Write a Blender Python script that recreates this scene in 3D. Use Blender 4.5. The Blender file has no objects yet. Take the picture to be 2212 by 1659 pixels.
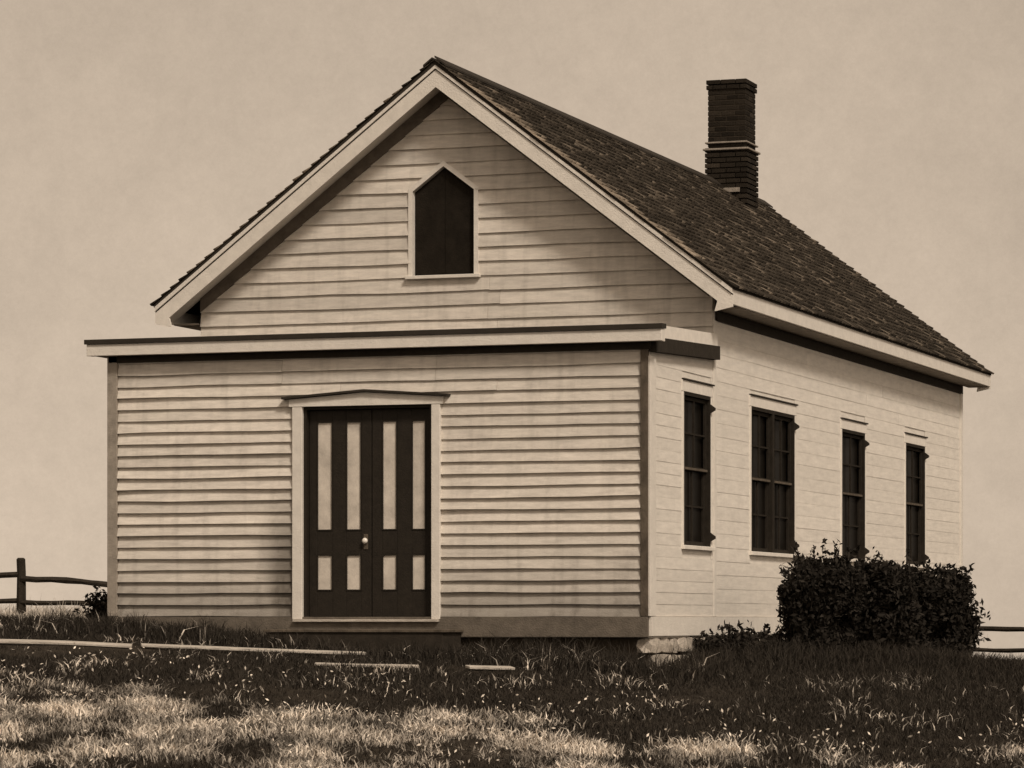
import bpy, bmesh, math, random
import numpy as np
from mathutils import Vector, Matrix, noise

random.seed(7); rng = np.random.default_rng(11)
scn = bpy.context.scene
col = scn.collection

# ------------------------------------------------------------------ camera
CX, CY, CZ, YAW = 16.351, -33.705, -0.054, 0.329
F = 7496.3 / 2212.0
cam_data = bpy.data.cameras.new('camera')
cam_data.sensor_width = 36.0
cam_data.lens = 36.0 * F
cam_data.shift_x = -0.0257
cam_data.shift_y = 0.2320
cam_data.clip_start = 0.5
cam_data.clip_end = 9000
cam = bpy.data.objects.new('camera', cam_data)
cam.location = (CX, CY, CZ)
cam.rotation_euler = (math.pi / 2, 0, YAW)
col.objects.link(cam)
scn.camera = cam

# ------------------------------------------------------------------ light
SUN_EL = math.radians(44)
sd = Vector((0.74, -0.67, 0)).normalized()
sun_dir = Vector((sd.x * math.cos(SUN_EL), sd.y * math.cos(SUN_EL), math.sin(SUN_EL)))
sl = bpy.data.lights.new('sun', 'SUN')
sl.energy = 1.5; sl.angle = math.radians(10); sl.color = (1.0, 0.88, 0.74)
so = bpy.data.objects.new('sun', sl)
so.rotation_euler = sun_dir.to_track_quat('Z', 'Y').to_euler()
col.objects.link(so)

world = bpy.data.worlds.new('World'); scn.world = world
world.use_nodes = True
nt = world.node_tree; N = nt.nodes; L = nt.links
N.clear()
wo = N.new('ShaderNodeOutputWorld'); bg = N.new('ShaderNodeBackground')
sky = N.new('ShaderNodeTexSky'); sky.sky_type = 'NISHITA'; sky.sun_disc = False
sky.sun_elevation = SUN_EL
sky.sun_rotation = math.atan2(sd.x, sd.y)
sky.air_density = 1.0; sky.dust_density = 2.0; sky.ozone_density = 1.0
tc = N.new('ShaderNodeTexCoord'); sx = N.new('ShaderNodeSeparateXYZ'); cx_ = N.new('ShaderNodeCombineXYZ')
ab = N.new('ShaderNodeMath'); ab.operation = 'ABSOLUTE'
L.new(tc.outputs['Generated'], sx.inputs[0]); L.new(sx.outputs[2], ab.inputs[0])
L.new(sx.outputs[0], cx_.inputs[0]); L.new(sx.outputs[1], cx_.inputs[1]); L.new(sx.outputs[0], cx_.inputs[0]); ad_ = N.new('ShaderNodeMath'); ad_.operation = 'ADD'; ad_.inputs[1].default_value = 0.14
L.new(ab.outputs[0], ad_.inputs[0]); L.new(ad_.outputs[0], cx_.inputs[2])
L.new(cx_.outputs[0], sky.inputs['Vector'])
bw = N.new('ShaderNodeRGBToBW'); L.new(sky.outputs[0], bw.inputs[0])
pw = N.new('ShaderNodeMath'); pw.operation = 'POWER'; pw.inputs[1].default_value = 0.45
L.new(bw.outputs[0], pw.inputs[0])
# thin uneven overcast
cn = N.new('ShaderNodeTexNoise'); cn.inputs['Scale'].default_value = 22.0; cn.inputs['Detail'].default_value = 12; cn.inputs['Roughness'].default_value = 0.95
L.new(tc.outputs['Generated'], cn.inputs['Vector'])
cm = N.new('ShaderNodeMapRange'); cm.inputs[1].default_value = 0.3; cm.inputs[2].default_value = 0.7
cm.inputs[3].default_value = 0.86; cm.inputs[4].default_value = 1.12
L.new(cn.outputs[0], cm.inputs[0])
m1 = N.new('ShaderNodeMath'); m1.operation = 'MULTIPLY'; L.new(pw.outputs[0], m1.inputs[0]); L.new(cm.outputs[0], m1.inputs[1])
tint = N.new('ShaderNodeVectorMath'); tint.operation = 'SCALE'
tint.inputs[0].default_value = (1.46, 1.18, 0.91)
n2 = N.new('ShaderNodeTexNoise'); n2.inputs['Scale'].default_value = 3.2; n2.inputs['Detail'].default_value = 2
L.new(tc.outputs['Generated'], n2.inputs['Vector'])
c2 = N.new('ShaderNodeMapRange'); c2.inputs[1].default_value = 0.3; c2.inputs[2].default_value = 0.7; c2.inputs[3].default_value = 0.86; c2.inputs[4].default_value = 1.12
L.new(n2.outputs[0], c2.inputs[0])
m2 = N.new('ShaderNodeMath'); m2.operation = 'MULTIPLY'; L.new(m1.outputs[0], m2.inputs[0]); L.new(c2.outputs[0], m2.inputs[1])
L.new(m2.outputs[0], tint.inputs['Scale'])
L.new(tint.outputs[0], bg.inputs[0])
SKY_GAIN = 0.15
bg.inputs[1].default_value = SKY_GAIN
L.new(bg.outputs[0], wo.inputs[0])

scn.view_settings.view_transform = 'Standard'
scn.view_settings.look = 'None'
scn.view_settings.exposure = 0.58
scn.view_settings.gamma = 1.0
scn.view_settings.use_curve_mapping = False

# ------------------------------------------------------------------ helpers
CS, SN = math.cos(YAW), math.sin(YAW)
def at(r, d, z=None):
    """point r metres right of and d metres beyond the viewing spot"""
    x = CX + r * CS - d * SN; y = CY + r * SN + d * CS
    return Vector((x, y, terrain(x, y) if z is None else z))

def terrain(x, y):
    dx, dy = x - CX, y - CY
    r = dx * CS + dy * SN; d = -dx * SN + dy * CS
    fall = 0.0
    t = 37.5 - d
    if t > 0:
        fall = 0.085 * t if t < 14 else 0.085 * (14 + 5 * (1 - math.exp(-(t - 14) / 5)))
        if t < 2: fall *= 0.5 + 0.25 * t
    z = -0.04 - 0.0071 * max(d, 0) - 0.045 * max(-400, min(400, r)) - fall
    z -= 0.13 * max(0.0, min(1.0, (d - 38.0) / 5.0))
    z += 0.05 * noise.noise(Vector((x * 0.5, y * 0.5, 3))) + 0.02 * noise.noise(Vector((x * 2.1, y * 2.1, 9)))
    return z

def sep(v, k=0.5):
    """warm neutral of luminance v; k=0 for bright things, 1 for dark things"""
    return (v * (1.0 + 0.06 * k), v * (0.94 - 0.10 * k), v * (0.86 - 0.24 * k), 1.0)

def mat(name, v, k=0.5, rough=0.85, var=0.3, scale=6.0, bump=0.3, bscale=60.0, stretch=(1, 1, 1), attr=None, spec=0.3, stain=0.0):
    m = bpy.data.materials.new(name); m.use_nodes = True
    n = m.node_tree.nodes; l = m.node_tree.links
    b = n['Principled BSDF']
    b.inputs['Roughness'].default_value = rough
    b.inputs['Specular IOR Level'].default_value = spec
    t = n.new('ShaderNodeTexCoord'); mp = n.new('ShaderNodeMapping'); mp.inputs['Scale'].default_value = stretch
    l.new(t.outputs['Object'], mp.inputs[0])
    nz = n.new('ShaderNodeTexNoise'); nz.inputs['Scale'].default_value = scale; nz.inputs['Detail'].default_value = 10; nz.inputs['Roughness'].default_value = 0.7
    l.new(mp.outputs[0], nz.inputs['Vector'])
    r = n.new('ShaderNodeMapRange'); r.inputs[1].default_value = 0.28; r.inputs[2].default_value = 0.72
    r.inputs[3].default_value = 1 - var; r.inputs[4].default_value = 1 + var * 0.6
    l.new(nz.outputs[0], r.inputs[0])
    last = r.outputs[0]
    if attr:
        a = n.new('ShaderNodeAttribute'); a.attribute_name = attr
        mm = n.new('ShaderNodeMath'); mm.operation = 'MULTIPLY'
        l.new(last, mm.inputs[0]); l.new(a.outputs['Fac'], mm.inputs[1]); last = mm.outputs[0]
    sc = n.new('ShaderNodeVectorMath'); sc.operation = 'SCALE'; sc.inputs[0].default_value = sep(v, k)[:3]
    l.new(last, sc.inputs['Scale'])
    l.new(sc.outputs[0], b.inputs['Base Color'])
    nb = n.new('ShaderNodeTexNoise'); nb.inputs['Scale'].default_value = bscale; nb.inputs['Detail'].default_value = 6
    l.new(mp.outputs[0], nb.inputs['Vector'])
    bp = n.new('ShaderNodeBump'); bp.inputs['Strength'].default_value = bump; bp.inputs['Distance'].default_value = 0.02
    l.new(nb.outputs[0], bp.inputs['Height']); l.new(bp.outputs[0], b.inputs['Normal'])
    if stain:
        # grime: splash-back near the foot of the wall and rain streaks; also a dark patch left of the door
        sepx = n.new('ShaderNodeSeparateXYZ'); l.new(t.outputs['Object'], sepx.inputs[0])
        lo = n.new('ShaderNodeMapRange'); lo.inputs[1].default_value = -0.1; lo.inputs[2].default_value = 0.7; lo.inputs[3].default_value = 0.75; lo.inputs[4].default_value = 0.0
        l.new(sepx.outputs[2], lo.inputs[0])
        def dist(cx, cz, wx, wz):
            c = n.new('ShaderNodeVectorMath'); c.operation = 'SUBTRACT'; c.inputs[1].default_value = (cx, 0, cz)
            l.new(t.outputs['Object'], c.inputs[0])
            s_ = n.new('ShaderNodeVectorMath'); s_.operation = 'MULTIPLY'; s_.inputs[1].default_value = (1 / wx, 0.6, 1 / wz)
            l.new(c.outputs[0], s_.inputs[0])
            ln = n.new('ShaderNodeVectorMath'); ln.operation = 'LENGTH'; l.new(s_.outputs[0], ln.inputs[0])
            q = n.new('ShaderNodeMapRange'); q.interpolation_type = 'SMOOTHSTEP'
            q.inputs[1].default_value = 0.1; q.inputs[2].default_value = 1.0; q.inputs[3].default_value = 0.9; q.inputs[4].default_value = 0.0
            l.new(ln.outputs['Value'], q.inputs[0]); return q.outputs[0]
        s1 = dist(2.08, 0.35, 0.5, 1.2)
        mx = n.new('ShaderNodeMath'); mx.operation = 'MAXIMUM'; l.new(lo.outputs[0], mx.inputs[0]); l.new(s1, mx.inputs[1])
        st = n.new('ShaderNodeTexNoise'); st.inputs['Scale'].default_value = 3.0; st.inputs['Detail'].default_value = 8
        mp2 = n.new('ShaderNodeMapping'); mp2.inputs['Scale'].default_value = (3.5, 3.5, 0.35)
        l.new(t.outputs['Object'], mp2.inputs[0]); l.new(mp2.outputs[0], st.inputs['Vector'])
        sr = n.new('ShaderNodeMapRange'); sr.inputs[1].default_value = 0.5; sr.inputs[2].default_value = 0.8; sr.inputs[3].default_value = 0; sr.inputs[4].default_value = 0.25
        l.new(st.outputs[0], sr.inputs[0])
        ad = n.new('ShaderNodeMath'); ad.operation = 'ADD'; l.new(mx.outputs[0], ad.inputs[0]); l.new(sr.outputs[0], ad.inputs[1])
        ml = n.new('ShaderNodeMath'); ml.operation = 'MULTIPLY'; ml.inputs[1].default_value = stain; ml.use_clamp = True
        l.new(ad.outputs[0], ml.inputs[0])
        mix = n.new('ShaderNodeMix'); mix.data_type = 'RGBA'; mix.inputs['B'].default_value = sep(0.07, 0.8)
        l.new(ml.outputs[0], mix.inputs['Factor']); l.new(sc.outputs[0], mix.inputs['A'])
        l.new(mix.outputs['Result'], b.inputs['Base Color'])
    return m

M = {
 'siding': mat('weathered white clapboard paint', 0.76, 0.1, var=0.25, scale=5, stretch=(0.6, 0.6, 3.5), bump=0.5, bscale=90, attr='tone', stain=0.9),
 'siding_side_lit': mat('sun-lifted white clapboard paint', 0.84, 0.0, var=0.16, scale=5, stretch=(0.6, 0.6, 3.5), bump=0.4, bscale=90, attr='tone', stain=0.15),  # side paint lifted above the front's: that wall's sun put into the colour
 'trim': mat('white trim paint', 0.76, 0.0, var=0.13, scale=9, bump=0.3),
 'casing': mat('white casing paint', 0.80, 0.0, var=0.13, scale=9, bump=0.3),
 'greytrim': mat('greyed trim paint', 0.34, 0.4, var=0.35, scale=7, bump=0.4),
 'shadegrey': mat('shade grey board', 0.14, 0.6, var=0.4, scale=7, bump=0.4),
 'darkwood': mat('dark wood and eave shade', 0.035, 0.8, var=0.35, scale=12, bump=0.3, spec=0.15),
 'cornerdark': mat('dark mottled board', 0.12, 0.8, var=0.6, scale=6, stretch=(1, 1, 0.6), bump=0.4, spec=0.1),
 'doorpaint': mat('dark door paint', 0.024, 0.9, var=0.3, scale=14, bump=0.25, spec=0.18, rough=0.6),
 'panelpaint': mat('pale door panel paint', 0.66, 0.2, var=0.35, scale=4, bump=0.12),
 'roofmetal': mat('dark flashing', 0.035, 0.8, var=0.3, bump=0.2, spec=0.2),
 'shingle': mat('weathered dark shingles', 0.068, 0.75, var=0.55, scale=3.0, bump=0.8, bscale=80, attr='tone', spec=0.05),
 'glass': mat('dim old glass', 0.010, 0.8, rough=0.42, var=0.5, scale=2.5, bump=0.2, bscale=4, spec=0.07),
 'board_panel': mat('dark shutter wood', 0.02, 0.8, rough=0.9, var=0.4, scale=9, bump=0.4, spec=0.05),
 'sash': mat('dark sash paint', 0.028, 0.8, var=0.4, scale=12, bump=0.3, spec=0.1),
 'brick': mat('sooty brick', 0.034, 0.9, var=0.45, scale=11, bump=0.7, bscale=120, attr='tone', spec=0.08),
 'mortar': mat('lime mortar', 0.30, 0.4, var=0.35, scale=20, bump=0.4),
 'jointdark': mat('sooty mortar joint', 0.05, 0.9, var=0.3, bump=0.3, spec=0.05),
 'stone': mat('pale field stone', 0.48, 0.3, var=0.45, scale=9, bump=0.8, bscale=30, attr='tone'),
 'oldwood': mat('grey weathered board', 0.55, 0.2, var=0.45, scale=7, bump=0.5, stretch=(0.4, 3, 3)),
 'railwood': mat('dark split rail wood', 0.04, 0.8, var=0.5, scale=10, bump=0.8, spec=0.08),
 'dark': mat('dim room', 0.01, 0.8, var=0.1, spec=0.0),
 'leaf': mat('dark shrub leaves', 0.024, 0.6, var=0.2, bump=0.0, attr='tone', spec=0.12),
 'grass': mat('dark grass', 0.038, 0.6, var=0.3, scale=1.5, bump=0.0, attr='tone', spec=0.1),
 'drygrass': mat('pale dry grass', 0.58, 0.3, var=0.45, scale=1.8, bump=0.0, attr='tone', spec=0.1),
 'soil': mat('turf soil', 0.040, 0.8, var=0.55, scale=1.4, bump=0.9, bscale=14, spec=0.05),
 'porcelain': mat('white porcelain', 0.85, 0.0, rough=0.25, var=0.02, bump=0.0, spec=0.5),
 'bark': mat('shrub stems', 0.05, 0.8, var=0.4, bump=0.5),
}

def mesh_obj(name, verts, faces, m, parent=None, tone=None, smooth=False):
    me = bpy.data.meshes.new(name)
    me.from_pydata([tuple(v) for v in verts], [], faces)
    me.materials.append(m)
    if tone is not None:
        a = me.attributes.new('tone', 'FLOAT', 'POINT')
        a.data.foreach_set('value', np.broadcast_to(np.asarray(tone, dtype=np.float32), (len(me.vertices),)).copy())
    if smooth:
        for p in me.polygons: p.use_smooth = True
    o = bpy.data.objects.new(name, me); col.objects.link(o)
    if parent: o.parent = parent
    return o

def big_mesh(name, V, Q, m, tone, parent=None):
    """numpy verts (n,3), quads (k,4)"""
    me = bpy.data.meshes.new(name)
    me.vertices.add(len(V)); me.vertices.foreach_set('co', V.astype(np.float32).ravel())
    me.loops.add(Q.size); me.loops.foreach_set('vertex_index', Q.astype(np.int32).ravel())
    me.polygons.add(len(Q)); me.polygons.foreach_set('loop_start', (np.arange(len(Q)) * Q.shape[1]).astype(np.int32))
    me.update(calc_edges=True); me.validate()
    a = me.attributes.new('tone', 'FLOAT', 'POINT'); a.data.foreach_set('value', tone.astype(np.float32))
    me.materials.append(m)
    o = bpy.data.objects.new(name, me); col.objects.link(o)
    if parent: o.parent = parent
    return o

def box(name, x0, x1, y0, y1, z0, z1, m, parent=None, bev=0.0, tone=None):
    v = [(x, y, z) for z in (z0, z1) for y in (y0, y1) for x in (x0, x1)]
    f = [(0, 2, 3, 1), (4, 5, 7, 6), (0, 1, 5, 4), (2, 6, 7, 3), (0, 4, 6, 2), (1, 3, 7, 5)]
    o = mesh_obj(name, v, f, m, parent, tone)
    if bev:
        bm = bmesh.new(); bm.from_mesh(o.data)
        bmesh.ops.bevel(bm, geom=bm.edges[:], offset=bev, segments=1, affect='EDGES')
        bm.to_mesh(o.data); bm.free()
    return o

def prism(name, pts, y0, y1, m, parent=None, tone=None):
    """polygon in X-Z extruded along Y"""
    n = len(pts)
    v = [(p[0], y0, p[1]) for p in pts] + [(p[0], y1, p[1]) for p in pts]
    f = [tuple(range(n)), tuple(range(2 * n - 1, n - 1, -1))] + [(i, i + n, (i + 1) % n + n, (i + 1) % n) for i in range(n)]
    o = mesh_obj(name, v, f, m, parent, tone)
    bm = bmesh.new(); bm.from_mesh(o.data); bmesh.ops.recalc_face_normals(bm, faces=bm.faces[:]); bm.to_mesh(o.data); bm.free()
    return o

def empty(name, loc=(0, 0, 0), label=None, cat=None, group=None):
    o = bpy.data.objects.new(name, None); o.location = loc; col.objects.link(o)
    o.empty_display_size = 0.2
    tag(o, label, cat, group); return o
def tag(o, label=None, cat=None, group=None, kind=None):
    if label: o['label'] = label
    if cat: o['category'] = cat
    if group: o['group'] = group
    if kind: o['kind'] = kind
    return o

def holes_sheet(rect, holes):
    """rect and holes as (a0,a1,z0,z1): returns list of solid cells"""
    A = sorted({rect[0], rect[1]} | {v for h in holes for v in h[:2]})
    Z = sorted({rect[2], rect[3]} | {v for h in holes for v in h[2:]})
    cells = []
    for i in range(len(A) - 1):
        for j in range(len(Z) - 1):
            ca, cz = (A[i] + A[i + 1]) / 2, (Z[j] + Z[j + 1]) / 2
            if any(h[0] < ca < h[1] and h[2] < cz < h[3] for h in holes): continue
            cells.append((A[i], A[i + 1], Z[j], Z[j + 1]))
    return cells

# ------------------------------------------------------------------ ground
def build_ground():
    rs = [-300, -150, -80, -45, -28, -20] + [-14 + 0.4 * i for i in range(71)] + [20, 28, 45, 80, 150, 300]
    ds = [-60, -20, 0, 10, 16, 20] + [22 + 0.35 * i for i in range(90)] + [56, 62, 70, 85, 110, 150, 220, 350, 600, 1100, 2000, 3500]
    V = []; Fc = []
    for d in ds:
        for r in rs:
            w = max(1.0, d / 60.0)
            V.append(at(r * w, d))
    n = len(rs)
    for j in range(len(ds) - 1):
        for i in range(n - 1):
            a = j * n + i; Fc.append((a, a + 1, a + n + 1, a + n))
    o = mesh_obj('ground', V, Fc, M['soil'], None, None, True)
    tag(o, kind='structure')
build_ground()

# ------------------------------------------------------------------ schoolhouse
W = 6.03; D = 2.35; YB = 15.25; YE = 15.67; YF = D - 0.43
RX, RZ, SL = 3.0, 6.115, 0.761
HALF = 3.384
EX0, EX1 = RX - HALF, RX + HALF
EZ = RZ - SL * HALF
CA = 1 / math.sqrt(1 + SL * SL); SA = SL * CA
ZC = 2.955      # top of the entry cornice
house = empty('schoolhouse', (0, 0, 0), 'white clapboard one-room schoolhouse with dark shingled gable roof and projecting entry', 'schoolhouse')

def clapboard(axis, plane, a0, a1, a0t, a1t, z0, z1, t, m, sgn=1):
    """tapered lap board. axis 'x': runs along X on wall Y=plane facing -Y; 'y': runs along Y on wall X=plane facing +X"""
    if a1 - a0 < 0.02 and a1t - a0t < 0.02: return
    if a1 - a0 > 3.3 and sgn == 1 and len(house.children) < 900:
        f_ = random.uniform(0.3, 0.7); c0 = a0 + (a1 - a0) * f_; c0 = max(min(c0, a1t - .3), a0t + .3)
        clapboard(axis, plane, a0, c0 - .0015, a0t, c0 - .0015, z0, z1, t, m, 2); return clapboard(axis, plane, c0 + .0015, a1, c0 + .0015, a1t, z0, z1, t, m, 2)
    n = max(1, int((a1 - a0) / 0.3))
    V = []
    ph = random.uniform(0, 100)
    tt = t * random.uniform(0.85, 1.15) * (1.22 if axis == 'x' and z0 < 1.75 else 1.0)
    for i in range(n + 1):
        k = i / n
        ab_ = a0 + (a1 - a0) * k; at_ = a0t + (a1t - a0t) * k
        dz = 0.011 * noise.noise(Vector((ab_ * 1.3, z0 * 9, ph))) if t > 0.012 else 0.003 * noise.noise(Vector((ab_ * 1.3, z0 * 9, ph)))
        th = tt * (1 + 0.3 * noise.noise(Vector((ab_ * 0.9, ph, z0))))
        prof = [(ab_, 0.0, z0 + dz), (ab_, th, z0 + dz), (at_, 0.004, z1 + 0.004), (at_, 0.0, z1 + 0.004)]
        for a, o, z in prof:
            V.append((a, plane - o, z) if axis == 'x' else (plane + o, a, z))
    Fc = []
    for i in range(n):
        b = i * 4
        for j in range(4):
            Fc.append((b + j, b + (j + 1) % 4, b + 4 + (j + 1) % 4, b + 4 + j))
    Fc += [(3, 2, 1, 0), (n * 4, n * 4 + 1, n * 4 + 2, n * 4 + 3)]
    if (axis == 'x') or sgn < 0: Fc = [f[::-1] for f in Fc]
    bm = None
    tn = random.uniform(0.86, 1.08) if axis == 'x' else random.uniform(0.96, 1.03)
    o = mesh_obj('clapboard', V, Fc, m, house, tn)
    return o

# sheathing -------------------------------------------------------
DOOR = (2.25, 3.69, -0.03, 2.20)
WIN = [(1.21, 2.23, 0.75, 2.36), (3.88, 5.80, 0.735, 2.36), (8.11, 9.33, 0.735, 2.33), (11.65, 12.83, 0.715, 2.33)]
def sheet_x(name, plane, cells, facing=-1):
    V = []; Fc = []
    for a0, a1, z0, z1 in cells:
        b = len(V); V += [(a0, plane, z0), (a1, plane, z0), (a1, plane, z1), (a0, plane, z1)]
        Fc.append((b, b + 1, b + 2, b + 3))
    return mesh_obj(name, V, Fc, M['siding'], house, 1.0)
def sheet_y(name, plane, cells, m=None):
    V = []; Fc = []
    for a0, a1, z0, z1 in cells:
        b = len(V); V += [(plane, a0, z0), (plane, a1, z0), (plane, a1, z1), (plane, a0, z1)]
        Fc.append((b, b + 1, b + 2, b + 3))
    return mesh_obj(name, V, Fc, m or M['siding_side_lit'], house, 1.0)
e = 0.002
sheet_x('wall', 0.0 + e, holes_sheet((0.0, W, -0.22, ZC - 0.06), [DOOR]))
sheet_y('wall', W - e, holes_sheet((0.0, D, -0.22, ZC - 0.06), [WIN[0]]))
sheet_y('wall', 0.0 + e, [(0.0, D, -0.22, ZC - 0.06)])
wtop = RZ - SL * (W - RX) - 0.07
sheet_y('wall', W - e - 0.001, holes_sheet((D + .001, YB, -0.22, wtop), WIN[1:]))
sheet_y('wall', 0.0 + e + 0.001, [(D, YB, -0.22, wtop)])
gab = [(0.003, -0.22), (W - 0.003, -0.22), (W - 0.003, wtop), (RX, RZ - 0.08), (0.003, wtop)]
# gable end walls (front with a hole for the pointed window)
GW = [(2.575, 3.785), (3.30, 3.785), (3.30, 4.72), (2.94, 4.99), (2.575, 4.72)]
prism('wall', gab, YB - 0.1, YB, M['siding_side_lit'], house, 1.0)
prism('wall', gab, D + 0.10, D + 0.16, M['siding'], house, 1.0)
prism('floor', [(0.01, -0.21), (W - 0.01, -0.21), (W - 0.01, -0.1), (0.01, -0.1)], 0.02, YB - 0.11, M['darkwood'], house)

# front lap boards ------------------------------------------------
fe = 0.1225; T = 0.040
CB = 0.10            # corner board width
z = 0.0; row = 0
while z < 2.62:
    z1 = z + fe
    if z1 < 2.28:
        clapboard('x', 0, CB + .002, DOOR[0] - 0.03, CB + .002, DOOR[0] - 0.03, z, z1, T, M['siding'])
        clapboard('x', 0, DOOR[1] + 0.03, W - 0.077, DOOR[1] + 0.03, W - 0.077, z, z1, T, M['siding'])
    elif z < 2.30:
        clapboard('x', 0, CB + .002, 2.2, CB + .002, 2.2, z, z1, T, M['siding'])
        clapboard('x', 0, 3.74, W - 0.077, 3.74, W - 0.077, z, z1, T, M['siding'])
    else:
        j = random.choice([2.0, 3.6, 4.4])
        clapboard('x', 0, CB + .002, j, CB + .002, j, z, z1, T, M['siding'])
        clapboard('x', 0, j + .003, W - 0.077, j + .003, W - 0.077, z, z1, T * 0.8, M['siding'])
    z = z1; row += 1
ztop_front = z
box('frieze_board', 0.0, W, -0.026, 0.0, ztop_front + 0.002, ZC - 0.062, M['siding'], house, tone=0.8)
# skirt board below the first lap board
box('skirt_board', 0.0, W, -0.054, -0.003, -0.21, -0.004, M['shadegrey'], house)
box('skirt_board', W, W + 0.03, 0.0, YB, -0.20, -0.004, M['trim'], house)
# corner boards
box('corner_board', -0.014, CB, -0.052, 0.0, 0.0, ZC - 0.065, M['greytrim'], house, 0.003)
o = box('corner_board', W - 0.075, W + 0.001, -0.052, 0.0, 0.0, ZC - 0.25, M['cornerdark'], house, 0.003); o['label'] = 'dark corner board'  # right front corner board, darker than the others
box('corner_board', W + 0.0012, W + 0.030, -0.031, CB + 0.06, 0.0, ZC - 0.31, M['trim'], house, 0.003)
box('corner_board', W + 0.0, W + 0.016, D - 0.0, D + 0.10, 0.0, 3.2, M['trim'], house, 0.003)
box('corner_board', W + 0.0, W + 0.028, YB - 0.12, YB, 0.0, wtop - 0.1, M['trim'], house, 0.003)

# side lap boards -------------------------------------------------
def side_rows(y0, y1, ztop, holes, ex, t, m):
    z = 0.0
    while z < ztop - 0.02:
        z1 = min(z + ex, ztop)
        hs = sorted([h for h in holes if h[2] - 0.05 < z1 - 0.02 and h[3] + 0.12 > z + 0.02])
        a = y0
        for h in hs:
            clapboard('y', W, a, h[0] - 0.03, a, h[0] - 0.03, z, z1, t, m); a = h[1] + 0.03
        clapboard('y', W, a, y1, a, y1, z, z1, t, m)
        z = z1
side_rows(CB + 0.062, D - 0.002, ZC - 0.31, [WIN[0]], fe, 0.007, M['siding_side_lit'])
side_rows(D + 0.102, YB - 0.122, 3.195, WIN[1:], 0.15, 0.007, M['siding_side_lit'])

# gable lap boards ------------------------------------------------
ge = 0.158
z = ZC + 0.02
def hx(zz): return (RZ - 0.10 - zz) / SL
def gwx(zz):
    if zz < 3.785: return None
    if zz <= 4.72: return (2.575, 3.30)
    if zz < 4.985:
        k = (zz - 4.72) / 0.27; return (2.575 + 0.365 * k, 3.30 - 0.36 * k)
    return None
while z < RZ - 0.30:
    z1 = z + ge
    xl0, xr0 = max(0.0, RX - hx(z)), min(W, RX + hx(z))
    xl1, xr1 = max(0.0, RX - hx(z1)), min(W, RX + hx(z1))
    g0, g1 = gwx(z + 0.01), gwx(z1 - 0.01)
    if g0 or g1:
        if g0 is None: g0 = g1
        if g1 is None: g1 = (2.93, 2.95)
        if z < 3.785: # the row under the sill: full, behind the sill
            g0 = g1 = gwx(4.0)
        clapboard('x', D, xl0, g0[0] - 0.03, xl1, g1[0] - 0.03, z, z1, 0.031, M['siding'])
        clapboard('x', D, g0[1] + 0.03, xr0, g1[1] + 0.03, xr1, z, z1, 0.031, M['siding'])
    else:
        clapboard('x', D, xl0, xr0, xl1, xr1, z, z1, 0.031, M['siding'])
    z = z1
# sheathing pieces of the gable round the window
gs = [[(0.003, ZC), (2.575, ZC), (2.575, 3.785), (2.575, 4.72), (2.575, RZ - 0.1 - SL * (RX - 2.575)), (0.003, wtop)],
      [(3.30, ZC), (W - .003, ZC), (W - .003, wtop), (3.30, RZ - 0.1 - SL * (3.30 - RX))],
      [(2.575, ZC), (3.30, ZC), (3.30, 3.785), (2.575, 3.785)],
      [(2.575, 4.72), (2.94, 4.99), (3.30, 4.72), (3.30, RZ - 0.1 - SL * 0.3), (RX, RZ - 0.1), (2.575, RZ - 0.1 - SL * (RX - 2.575))]]
V = []; Fc = []
for poly in gs:
    b = len(V); V += [(p[0], D + e, p[1]) for p in poly]; Fc.append(tuple(range(b, b + len(poly))))
mesh_obj('wall', V, Fc, M['siding'], house, 1.0)

# pointed gable window -------------------------------------------
def ring(name, outer, inner, y0, y1, m, parent):
    n = len(outer)
    V = [(p[0], y0, p[1]) for p in outer] + [(p[0], y0, p[1]) for p in inner] + [(p[0], y1, p[1]) for p in outer] + [(p[0], y1, p[1]) for p in inner]
    Fc = []
    for i in range(n):
        j = (i + 1) % n
        Fc += [(i, j, n + j, n + i), (2 * n + i, 3 * n + i, 3 * n + j, 2 * n + j), (i, 2 * n + i, 2 * n + j, j), (n + i, n + j, 3 * n + j, 3 * n + i)]
    o = mesh_obj(name, V, Fc, m, parent)
    bm = bmesh.new(); bm.from_mesh(o.data); bmesh.ops.recalc_face_normals(bm, faces=bm.faces[:]); bm.to_mesh(o.data); bm.free()
    return o
gwin = prism('window', [(p[0], p[1]) for p in GW], D + 0.055, D + 0.075, M['board_panel'], house)
gwin['label'] = 'pointed dark window opening high in the gable'
out = [(2.525, 3.785), (3.35, 3.785), (3.35, 4.745), (2.94, 5.05), (2.525, 4.745)]
ring('window_frame', out, GW, D - 0.033, D + 0.055, M['trim'], gwin)
box('window_sill', 2.50, 3.375, D - 0.075, D + 0.05, 3.745, 3.783, M['trim'], gwin, 0.004)
# two closed board leaves with a narrow joint
for xa, xb in ((2.59, 2.935), (2.94, 3.285)):
    t0 = 4.70 + 0.27 * ((xa - 2.575) / 0.365 if xa < 2.9 else (3.30 - xa) / 0.36) * 0.96
    t1 = 4.70 + 0.27 * ((xb - 2.575) / 0.365 if xb < 2.93 else (3.30 - xb) / 0.36) * 0.96
    prism('board_leaf', [(xa, 3.80), (xb, 3.80), (xb, t1), (xa, t0)], D + 0.035, D + 0.052, M['board_panel'], gwin)

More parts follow.
